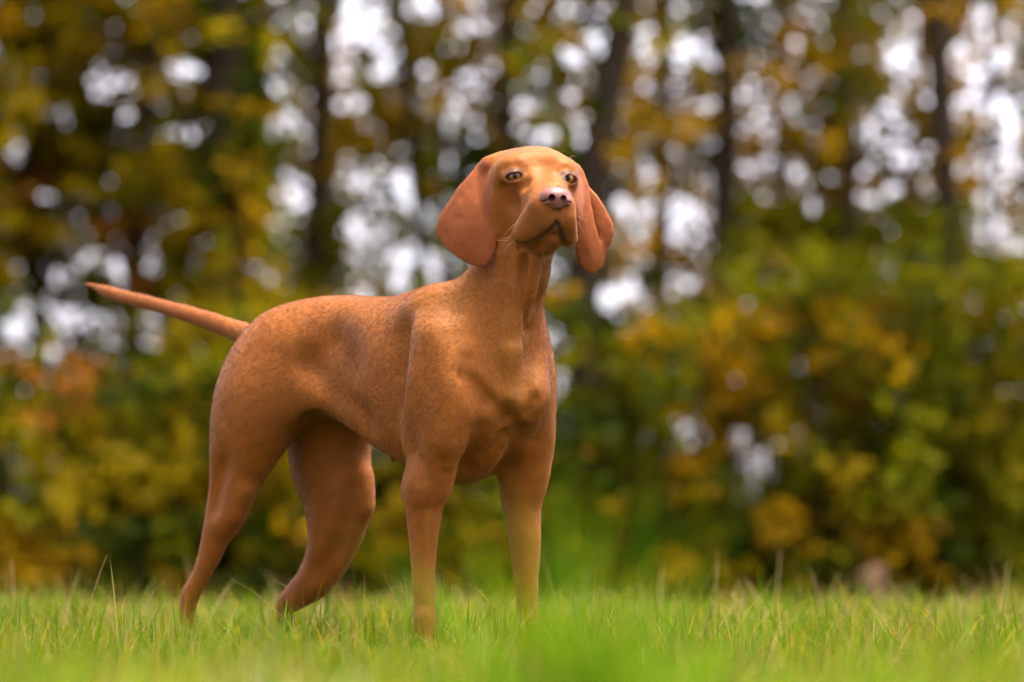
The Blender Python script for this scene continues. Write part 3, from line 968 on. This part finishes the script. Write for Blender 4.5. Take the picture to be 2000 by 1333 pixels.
grass_mat = leaf_material('grass_blade', 'tint', .45, .6, .04)
g1 = grass_patch('grass', 150000, 1.7, 8.6, .35, 31)
g1['label'] = 'green meadow grass mixed with dry straw around the dog'
g2 = grass_patch('grass', 60000, 8.6, 14.0, .8, 32, 1.05)
g4 = grass_patch('grass', 75000, 2.2, 13.0, 2.2, 34)
g4['label'] = 'sparser meadow grass spreading to both sides of the view'
h3 = grass_patch('grass', 6000, 6.6, 12.0, .6, 33, 1.30)
h3['label'] = 'taller wispy dry grass standing out of the crest'
h3.data.attributes['tint'].data.foreach_set('color', np.concatenate([np.array([.34, .24, .10]) * np.random.default_rng(3).uniform(.5, 1.1, (len(h3.data.vertices), 1)), np.ones((len(h3.data.vertices), 1))], 1).astype(np.float32).ravel())
g2['label'] = 'thinner rough grass on the crest behind the dog'


def P_at(px_, py_, Y):
    return np.array([(px_ - 1000) * Y / LENS_PX, Y, CAM_H + (HORIZON - py_) * Y / LENS_PX])


# tall fresh tufts close to the camera
def tuft(name, label, centre, n, spread, hmin, hmax, colours, seed):
    r = np.random.default_rng(seed)
    b = np.stack([r.normal(0, spread, n), r.normal(0, spread, n), np.zeros(n)], 1)
    ci = r.integers(0, len(colours), n)
    c = np.array(colours)[ci] * r.uniform(.8, 1.2, n)[:, None]
    V, Q, T, C = blades(b, r.uniform(hmin, hmax, n), np.abs(r.normal(.08, .12, n)), r.uniform(0, 2 * np.pi, n), r.uniform(.004, .0075, n) * (.55 if seed > 60 else 1), c, r.uniform(.05, .5, n))
    o = link(name, mixed_mesh(name, V, Q, T, C), None, grass_mat)
    o.location = (centre[0], centre[1], float(ground_z(centre[0], centre[1])) - .004)
    tag(o, label, 'grass tuft')
    return o


GREEN = [(.075, .175, .003), (.11, .20, .003), (.14, .21, .004)]
YELL = [(.20, .26, .014), (.30, .27, .02)]
tuft('grass_tuft', 'tall blurred green grass tuft in front of the dog\'s left forepaw', (.036, 2.25), 120, .016, .12, .27, GREEN, 41)
tuft('grass_tuft', 'blurred green tuft low at the bottom edge, right of the tall one', (.085, 2.5), 110, .026, .10, .190, GREEN, 42)
tuft('grass_tuft', 'blurred yellow green tuft at the lower left corner', (-.33, 2.7), 130, .05, .10, .170, GREEN + YELL, 43)
tuft('grass_tuft', 'blurred pale tuft below the near hind paw', (-.20, 2.8), 110, .05, .09, .150, YELL + [(.45, .36, .18)], 44)
tuft('grass_tuft', 'blurred yellow green tuft at the bottom edge below the near foreleg', (-.075, 2.6), 90, .04, .08, .150, GREEN + YELL, 46)
tuft('grass_tuft', 'blurred straw coloured tuft at the bottom edge, far left', (-.30, 3.3), 90, .05, .07, .130, YELL + [(.36, .28, .13)], 47)
tuft('grass_tuft', 'blurred green tuft at the bottom edge, right of the middle', (.21, 2.9), 90, .05, .07, .140, GREEN + YELL, 48)
tuft('grass_tuft', 'blurred yellow green tuft at the lower right corner', (.33, 2.7), 130, .06, .09, .155, GREEN + YELL, 45)

# dry stalks that stand above the sward
for (qx_, Y_, zz), lab, sd_ in (((836, 5.46, 0), 'green grass tuft growing round the near forepaw', 61), ((1036, 5.56, 0), 'green grass tuft growing round the far forepaw', 62),
                               ((382, 5.86, 0), 'grass tuft growing round the near hind paw', 63), ((590, 5.92, 0), 'grass tuft growing round the far hind paw', 64)):
    tuft('grass_tuft', lab, ((qx_ - 1000) * Y_ / LENS_PX, Y_), 95, .034, .05, .105, [(.045, .105, .0015), (.085, .13, .002), (.11, .145, .002), (.24, .17, .05)], sd_)

straw = material('dry_straw', (.30, .20, .085), .7, spec=.1)
STALKS = [((165, 1192), (209, 1084), 6.0, .0024, 'thin dry grass stalk leaning right, tallest at the left of the dog'),
          ((128, 1192), (155, 1112), 6.9, .0030, 'short dry stalk left of the tallest leaning stalk'),
          ((30, 1196), (22, 1094), 7.2, .0034, 'upright dry stalk at the left edge of the picture'),
          ((1514, 1196), (1524, 1074), 7.9, .0050, 'tall pale upright stalk right of the dog, before the dark shrubs'),
          ((1608, 1196), (1640, 1118), 7.8, .0050, 'pale stalk leaning right beside the tall upright stalk'),
          ((1458, 1192), (1440, 1134), 7.6, .0042, 'short pale stalk left of the tall upright stalk'),
          ((1256, 1196), (1248, 1140), 7.6, .0042, 'small pale stalk nearest the dog on the right'),
          ((1400, 1192), (1396, 1140), 7.4, .0036, 'small straight stalk in the middle of the right-hand grass'),
          ((1303, 1246), (1278, 1213), 5.45, .0026, 'broken pale straw lying slantwise in the grass right of the dog'),
          ((1690, 1262), (1712, 1216), 5.4, .0018, 'sharp thin straw leaning right in the far right grass'),
          ((1702, 1250), (1680, 1212), 5.45, .0016, 'sharp thin straw leaning left, crossing its neighbour'),
          ((1728, 1264), (1754, 1230), 5.4, .0017, 'lowest sharp straw at the right of the crossed pair'),
          ((1350, 1252), (1396, 1206), 5.6, .0020, 'slanting yellow straw between the broken straw and the crossed pair')]
for (bx, by), (tx, ty), Y, wid, lab in STALKS:
    b = P_at(bx, by, Y); t = P_at(tx, ty, Y)
    gz = float(ground_z(b[0], Y))
    dv = t - b
    b2 = b - dv * ((b[2] - gz) / max(dv[2], .01)) * .8
    b2[0] = b[0] - (b[0] - b2[0]) * .4; b2[2] = gz - .005
    pts = np.array([(1 - u) ** 2 * b2 + 2 * u * (1 - u) * b + u * u * t for u in np.linspace(0, 1, 9)])
    vs, fs = [], []
    for i, p in enumerate(pts):
        rr = wid * .5 * (1 - .7 * i / 8)
        for j in range(5):
            a = 2 * math.pi * j / 5
            vs.append(p - pts[0] + np.array([rr * math.cos(a), rr * math.sin(a), 0]))
    for i in range(8):
        for j in range(5):
            fs.append((i * 5 + j, i * 5 + (j + 1) % 5, i * 5 + 5 + (j + 1) % 5, i * 5 + 5 + j))
    o = link('dry_grass_stalk', new_mesh('dry_grass_stalk', np.array(vs), np.array(fs)), None, straw)
    o.location = pts[0]
    tag(o, lab, 'grass stalk', 'dry stalks standing above the grass')

# ---------------------------------------------------------------- the wood behind: trees and shrubs
bark = material('bark', (.045, .030, .018), .9, spec=.1)
nt = bark.node_tree; tc = nt.nodes.new('ShaderNodeTexCoord'); nz = nt.nodes.new('ShaderNodeTexNoise'); nz.inputs['Scale'].default_value = 9
cr = nt.nodes.new('ShaderNodeValToRGB'); cr.color_ramp.elements[0].color = (.010, .007, .004, 1); cr.color_ramp.elements[1].color = (.042, .027, .015, 1)
nt.links.new(tc.outputs['Object'], nz.inputs['Vector']); nt.links.new(nz.outputs['Fac'], cr.inputs['Fac']); nt.links.new(cr.outputs['Color'], nt.nodes['Principled BSDF'].inputs['Base Color'])
leaf_mat = leaf_material('autumn_leaf', 'tint', .50, .7, .04)


def tube(paths, sides=8):
    """paths: list of lists of (point, radius) -> verts, quads"""
    vs, fs = [], []
    for path in paths:
        k0 = len(vs)
        for i, (p, r) in enumerate(path):
            p = np.asarray(p, float)
            d = np.asarray(path[min(i + 1, len(path) - 1)][0], float) - np.asarray(path[max(i - 1, 0)][0], float)
            R = frame_of(d, (0.13, 1, .07))
            for j in range(sides):
                a = 2 * math.pi * j / sides
                vs.append(p + r * (R[0] * math.cos(a) + R[2] * math.sin(a)))
        for i in range(len(path) - 1):
            for j in range(sides):
                a, b = k0 + i * sides + j, k0 + i * sides + (j + 1) % sides
                fs.append((a, b, b + sides, a + sides))
    return np.array(vs), np.array(fs)


# trunks: photo x at heights y=1000, 600, 300, 0; distance; width in photo pixels
TREES = [(-120, -115, -110, -100, 23, 40, 'slim tree at the far left edge of the wood'),
         (70, 75, 60, 40, 25, 26, 'thin tree with yellow leaves above the dog\'s tail tip'),
         (255, 262, 280, 300, 24, 34, 'tree with orange and yellow leaves behind the dog\'s tail'),
         (430, 438, 440, 436, 22, 58, 'dark thick trunk with deep green leaves above the dog\'s rump'),
         (590, 608, 622, 628, 26, 34, 'slender dark tree over the dog\'s back, first from the thick trunk'),
         (655, 652, 648, 640, 29, 22, 'thin pole tree close beside the slender one over the dog\'s back'),
         (850, 832, 806, 780, 25, 20, 'thin leaning tree between the dog\'s back and its near ear'),
         (880, 868, 862, 858, 28, 22, 'thin upright tree just left of the dog\'s near ear'),
         (960, 975, 984, 992, 24, 38, 'dark tree rising behind the top of the dog\'s head'),
         (1150, 1128, 1098, 1075, 27, 20, 'thin curved tree leaning left above the dog\'s far ear'),
         (1150, 1138, 1168, 1222, 21, 56, 'thick dark trunk bending right beyond the dog\'s far ear'),
         (1285, 1290, 1296, 1300, 28, 30, 'brown leaved tree right of the bending trunk'),
         (1404, 1410, 1418, 1424, 23, 44, 'dark straight trunk with brown leaves, middle of the right half'),
         (1540, 1530, 1528, 1520, 28, 18, 'thin golden leaved tree right of the dark straight trunk'),
         (1640, 1652, 1658, 1650, 24, 36, 'dark trunk left of the big bright gap at the right'),
         (1780, 1790, 1792, 1798, 29, 16, 'thin tree inside the big bright gap at the right'),
         (1850, 1852, 1846, 1826, 22, 46, 'dark trunk right of the big bright gap'),
         (1930, 1936, 1934, 1940, 27, 16, 'thinnest trunk near the right edge against the sky'),
         (2110, 2112, 2115, 2120, 24, 40, 'tree just beyond the right edge of the wood')]
SHRUBS = [(-90, 21, 'yellow shrub at the far left of the wood edge'),
          (60, 20, 'golden yellow shrub low at the left edge'),
          (180, 22, 'rusty leaved shrub below the dog\'s tail tip'),
          (290, 20.5, 'olive green shrub below the dog\'s tail'),
          (410, 22, 'dark green shrub behind the dog\'s near hind leg'),
          (540, 20.5, 'bright yellow shrub seen between the hind legs'),
          (680, 22, 'dark shrub behind the dog\'s belly'),
          (760, 20.5, 'yellow green shrub between hind and fore legs'),
          (920, 20, 'bright green shrub seen between the forelegs'),
          (1090, 20.5, 'green shrub just right of the dog\'s chest'),
          (1200, 22, 'dark olive shrub right of the dog\'s forelegs'),
          (1310, 20.5, 'orange topped shrub left of the low white gap'),
          (1430, 22.5, 'shrub around the low white gap'),
          (1540, 20.5, 'tall green shrub right of the low white gap'),
          (1650, 21.5, 'green shrub with rusty leaves above the brown stump'),
          (1760, 20.5, 'broad green shrub right of the brown stump'),
          (1880, 21.5, 'yellow green shrub near the right edge'),
          (1990, 20.5, 'green shrub cut by the right edge'),
          (2110, 21.5, 'green shrub beyond the right edge of the wood')]
# what the wood looks like, per 100 photo pixels: openness to the sky 0-9 and leaf colour (g green, d dark green, y yellow green, o orange, b brown, r russet)
WOOD = ['0g0y1o2b0d2g6y5g4y5b3g6g4b5b2d3o2g4y4o5b',
        '1y1y3y3y0d3g4b3g3y3b3g3d4b4o4b2o2g4b5o7o',
        '2y1y3y3g0d4g2b2b3g2d5g5g3b3b4b3b2b7b4b8b',
        '1r0y0g0y0d5g4b4y3g2d1d3d3b4b2b3b2b5b4o8b',
        '0y2y3r2y0b3g3g7g5g1d1d4b5o8b1g0g1g1g2g7o',
        '3g3g4r1g1y3y2g7g5g3g6g5d7b5o1g0g0g3g2g1g',
        '8g6y6d3y0y1y2y3g3g3g6d2d2o1g1o1b0g0b0g4g',
        '3r1r1d0g0g1y1y3y3g3g5d1g0g2g1o1g1r0g0g2y',
        '1y0y0g0y0g0y1y6g2g2g2d1d2g4b5b3y2g1g0g0g',
        '4y0y0y0y0y0y1y2g1y5g1g0d1g2o5g2g0y0g0d0g',
        '0o0o0d0d0y0d0d0y0y0g0g0g0d0g0d0b0g0b0d0g',
        '0b0b0d0b0d0d0d0y0g0g0g0g0y0b0y0b0b0d0b0d']
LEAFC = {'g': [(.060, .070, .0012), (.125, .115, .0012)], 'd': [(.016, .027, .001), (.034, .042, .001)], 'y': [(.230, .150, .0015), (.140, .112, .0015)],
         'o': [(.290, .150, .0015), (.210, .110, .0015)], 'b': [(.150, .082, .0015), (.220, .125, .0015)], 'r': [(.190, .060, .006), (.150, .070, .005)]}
lr = np.random.default_rng(77)
N_T, N_S = len(TREES), len(SHRUBS)
TREES += [(-640, -635, -640, -650, 23, 34, 'farthest tree beyond the left end of the wood'), (-460, -455, -450, -440, 25, 40, 'second tree beyond the left end of the wood'), (-290, -296, -300, -300, 22, 28, 'tree standing just outside the left edge of the view'),
          (2290, 2294, 2300, 2310, 22, 34, 'tree standing just outside the right edge of the view'), (2480, 2476, 2470, 2460, 25, 40, 'second tree beyond the right end of the wood'), (2650, 2655, 2660, 2670, 23, 30, 'farthest tree beyond the right end of the wood')]
SHRUBS += [(-560, 21, 'outermost shrub at the left end of the wood'), (-390, 20.5, 'second shrub from the left end of the wood'), (-230, 21.5, 'third shrub from the left end of the wood'),
           (2260, 21, 'third shrub from the right end of the wood'), (2420, 20.5, 'second shrub from the right end of the wood'), (2600, 21.5, 'outermost shrub at the right end of the wood')]
tree_leaf = [[] for _ in TREES]; shrub_leaf = [[] for _ in SHRUBS]
tpx = np.array([t[2] for t in TREES]); spx = np.array([s[0] for s in SHRUBS])
LEAF_A = .0036
def grow(row, cols, inner):
    for c in cols:
        if 0 <= row < 12 and 0 <= c < 20: o_, k = int(WOOD[row][2 * c]), WOOD[row][2 * c + 1]
        elif row >= 0: o_, k = int(lr.integers(0, 4)), 'gydy'[lr.integers(0, 4)]
        else: o_, k = int(lr.integers(1, 6)), 'gyobbd'[lr.integers(0, 6)]
        open_ = (o_ / 9) ** 2 * (.60 if row < 6 else .78) + .0008
        tau = -math.log(open_)
        wy = 23.5
        area = (100 * wy / LENS_PX) ** 2
        n = int(lr.poisson((1.35 if row > -3 else .8) * tau * area / (LEAF_A * .5)))
        if n == 0: continue
        m = max(3, int(n / 12))
        u = lr.uniform(0, 1, (m, 2))
        w = lr.integers(0, m, n)
        qx_ = c * 100 + u[w, 0] * 100 + lr.normal(0, 17 if row < 6 else 25, n); qy_ = row * 100 + u[w, 1] * 100 + lr.normal(0, 15 if row < 6 else 22, n)
        low0 = row >= 6 or (row == 5 and c >= 14)
        for i in range(m):
            s = w == i
            if not s.any(): continue
            low_ = low0 and (row > 8 or lr.random() < .55)
            src = (spx[:N_S] if low_ else tpx[:N_T]) if inner else (spx if low_ else tpx)
            j = int(np.argmin(np.abs(src - (c * 100 + u[i, 0] * 100) + lr.normal(0, 60, len(src)))))
            Y0 = (SHRUBS[j][1] if low_ else TREES[j][4]) + (0 if low_ else .55) + lr.normal(0, .5)
            Yv = Y0 + lr.normal(0, .16, s.sum())
            X = (qx_[s] - 1000) * Y0 / LENS_PX; Zv = CAM_H + (HORIZON - qy_[s]) * Y0 / LENS_PX
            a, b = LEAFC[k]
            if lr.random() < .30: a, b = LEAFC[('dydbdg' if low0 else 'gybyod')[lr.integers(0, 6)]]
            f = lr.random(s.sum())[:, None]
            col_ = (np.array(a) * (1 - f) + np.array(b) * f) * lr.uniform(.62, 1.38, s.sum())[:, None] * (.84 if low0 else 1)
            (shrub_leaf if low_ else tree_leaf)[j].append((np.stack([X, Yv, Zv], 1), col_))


for row in range(-9, 12): grow(row, range(-3, 23), True)
for row in range(-5, 12): grow(row, list(range(-8, -3)) + list(range(23, 28)), False)


def leaf_mesh(name, items, seed):
    r = np.random.default_rng(seed)
    p = np.concatenate([i[0] for i in items]); c = np.concatenate([i[1] for i in items])
    p[:, 2] = np.maximum(p[:, 2], ground_z(p[:, 0], p[:, 1]) + .04)
    n = len(p)
    d = r.normal(size=(n, 3)); d[:, 2] = d[:, 2] * .6 - .45; d /= np.linalg.norm(d, axis=1)[:, None]
    s = np.cross(d, r.normal(size=(n, 3))); s /= np.linalg.norm(s, axis=1)[:, None]
    nn = np.cross(d, s)
    l = r.uniform(.075, .130, n)[:, None]; w = l * r.uniform(.28, .40, n)[:, None]
    fold = nn * w * .35
    V = np.stack([p - d * l * .5, p - d * l * .05 + s * w + fold, p + d * l * .5, p - d * l * .05 - s * w + fold], 1).reshape(-1, 3)
    k = np.arange(n)[:, None] * 4
    T = np.concatenate([np.concatenate([k, k + 1, k + 2], 1), np.concatenate([k, k + 2, k + 3], 1)])
    return V, T, np.repeat(c, 4, 0)


def part_of(root, name, me, mat):
    o = link(name, me, root, mat)
    o.matrix_parent_inverse = Matrix.Translation(-root.location)
    return o


for j, (t, items) in enumerate(zip(TREES, tree_leaf)):
    x1000, x600, x300, x0, Y, wpx, lab = t
    k = Y / LENS_PX
    base = np.array([(x1000 - 1000) * k, Y, float(ground_z((x1000 - 1000) * k, Y)) - .05])
    root = link('tree', None); root.location = base
    tag(root, lab, 'tree', 'trees of the wood behind the dog')
    r0 = wpx * k * .58
    tr = np.random.default_rng(100 + j)
    st = [(base, r0 * 1.35), (base + np.array([0, 0, .25]), r0 * 1.08)]
    for q, py_, rr in ((x1000, 1000, 1.02), (x600, 600, .96), (x300, 300, .92), (x0, 0, .86)):
        st.append((P_at(q, py_, Y), r0 * rr))
    slope = (x0 - x300) * k
    top = st[-1][0]
    for h in (1.2, 2.6, 4.0):
        st.append((top + np.array([slope * h * .9 + tr.normal(0, .08), tr.normal(0, .1), h]), r0 * (.86 - .17 * h)))
    paths = [st]
    for b in range(7):
        i = tr.uniform(2.2, len(st) - 1.2); i0_ = int(i); f = i - i0_
        p = np.asarray(st[i0_][0]) * (1 - f) + np.asarray(st[i0_ + 1][0]) * f
        rb = r0 * tr.uniform(.18, .34); ang = tr.uniform(0, 2 * np.pi); le = tr.uniform(.8, 1.9)
        dv = np.array([math.cos(ang), math.sin(ang) * .8, tr.uniform(.35, 1.1)]); dv /= np.linalg.norm(dv)
        paths.append([(p, rb), (p + dv * le * .5 + tr.normal(0, .05, 3), rb * .65), (p + dv * le + np.array([0, 0, .12]) + tr.normal(0, .08, 3), rb * .2)])
    v, f_ = tube(paths)
    part_of(root, 'trunk', new_mesh('trunk', v, f_), bark)
    if items:
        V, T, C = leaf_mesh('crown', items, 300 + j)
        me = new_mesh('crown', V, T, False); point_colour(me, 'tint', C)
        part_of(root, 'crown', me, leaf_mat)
for j, (s_, items) in enumerate(zip(SHRUBS, shrub_leaf)):
    q, Y, lab = s_
    bx_ = (q - 1000) * Y / LENS_PX
    base = np.array([bx_, Y, float(ground_z(bx_, Y)) - .03])
    root = link('shrub', None); root.location = base
    tag(root, lab, 'shrub', 'shrubs along the edge of the wood')
    tr = np.random.default_rng(500 + j)
    paths = []
    for b in range(8):
        ang = tr.uniform(0, 2 * np.pi); le = tr.uniform(.9, 1.7); out_ = tr.uniform(.1, .35)
        p1 = base + np.array([math.cos(ang) * out_ * .5, math.sin(ang) * out_ * .5, le * .5]); p2 = base + np.array([math.cos(ang) * out_, math.sin(ang) * out_, le])
        paths.append([(base + np.array([math.cos(ang), math.sin(ang), 0]) * .05, .017), (p1, .012), (p2, .004)])
    v, f_ = tube(paths, 5)
    part_of(root, 'stem', new_mesh('stem', v, f_), bark)
    if items:
        V, T, C = leaf_mesh('foliage', items, 700 + j)
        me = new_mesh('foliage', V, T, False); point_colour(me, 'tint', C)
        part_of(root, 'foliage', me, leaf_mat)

# pale stump at the foot of the shrubs
k = 18.6 / LENS_PX
sx_ = (1700 - 1000) * k
base = np.array([sx_, 18.6, float(ground_z(sx_, 18.6)) - .03])
sr = np.random.default_rng(9)
vs, fs = [], []
for i, (h, r_) in enumerate(((0, .125), (.08, .098), (.22, .080), (.34, .072), (.42, .066), (.45, .056), (.455, .001))):
    for a in range(18):
        b = 2 * math.pi * a / 18
        rr = r_ * (1 + .10 * math.sin(3 * b + i * .3) + .05 * math.sin(7 * b))
        vs.append((rr * math.cos(b), rr * math.sin(b), h + (.02 * math.cos(b) if i > 3 else 0)))
for i in range(6):
    for a in range(18):
        fs.append((i * 18 + a, i * 18 + (a + 1) % 18, i * 18 + 18 + (a + 1) % 18, i * 18 + 18 + a))
stump = link('tree_stump', new_mesh('tree_stump', np.array(vs), np.array(fs)), None, material('bare_wood', (.080, .043, .022), .9, spec=.1))
stump.location = base
tag(stump, 'blurred brown bare stump at the foot of the shrubs, far right', 'stump')
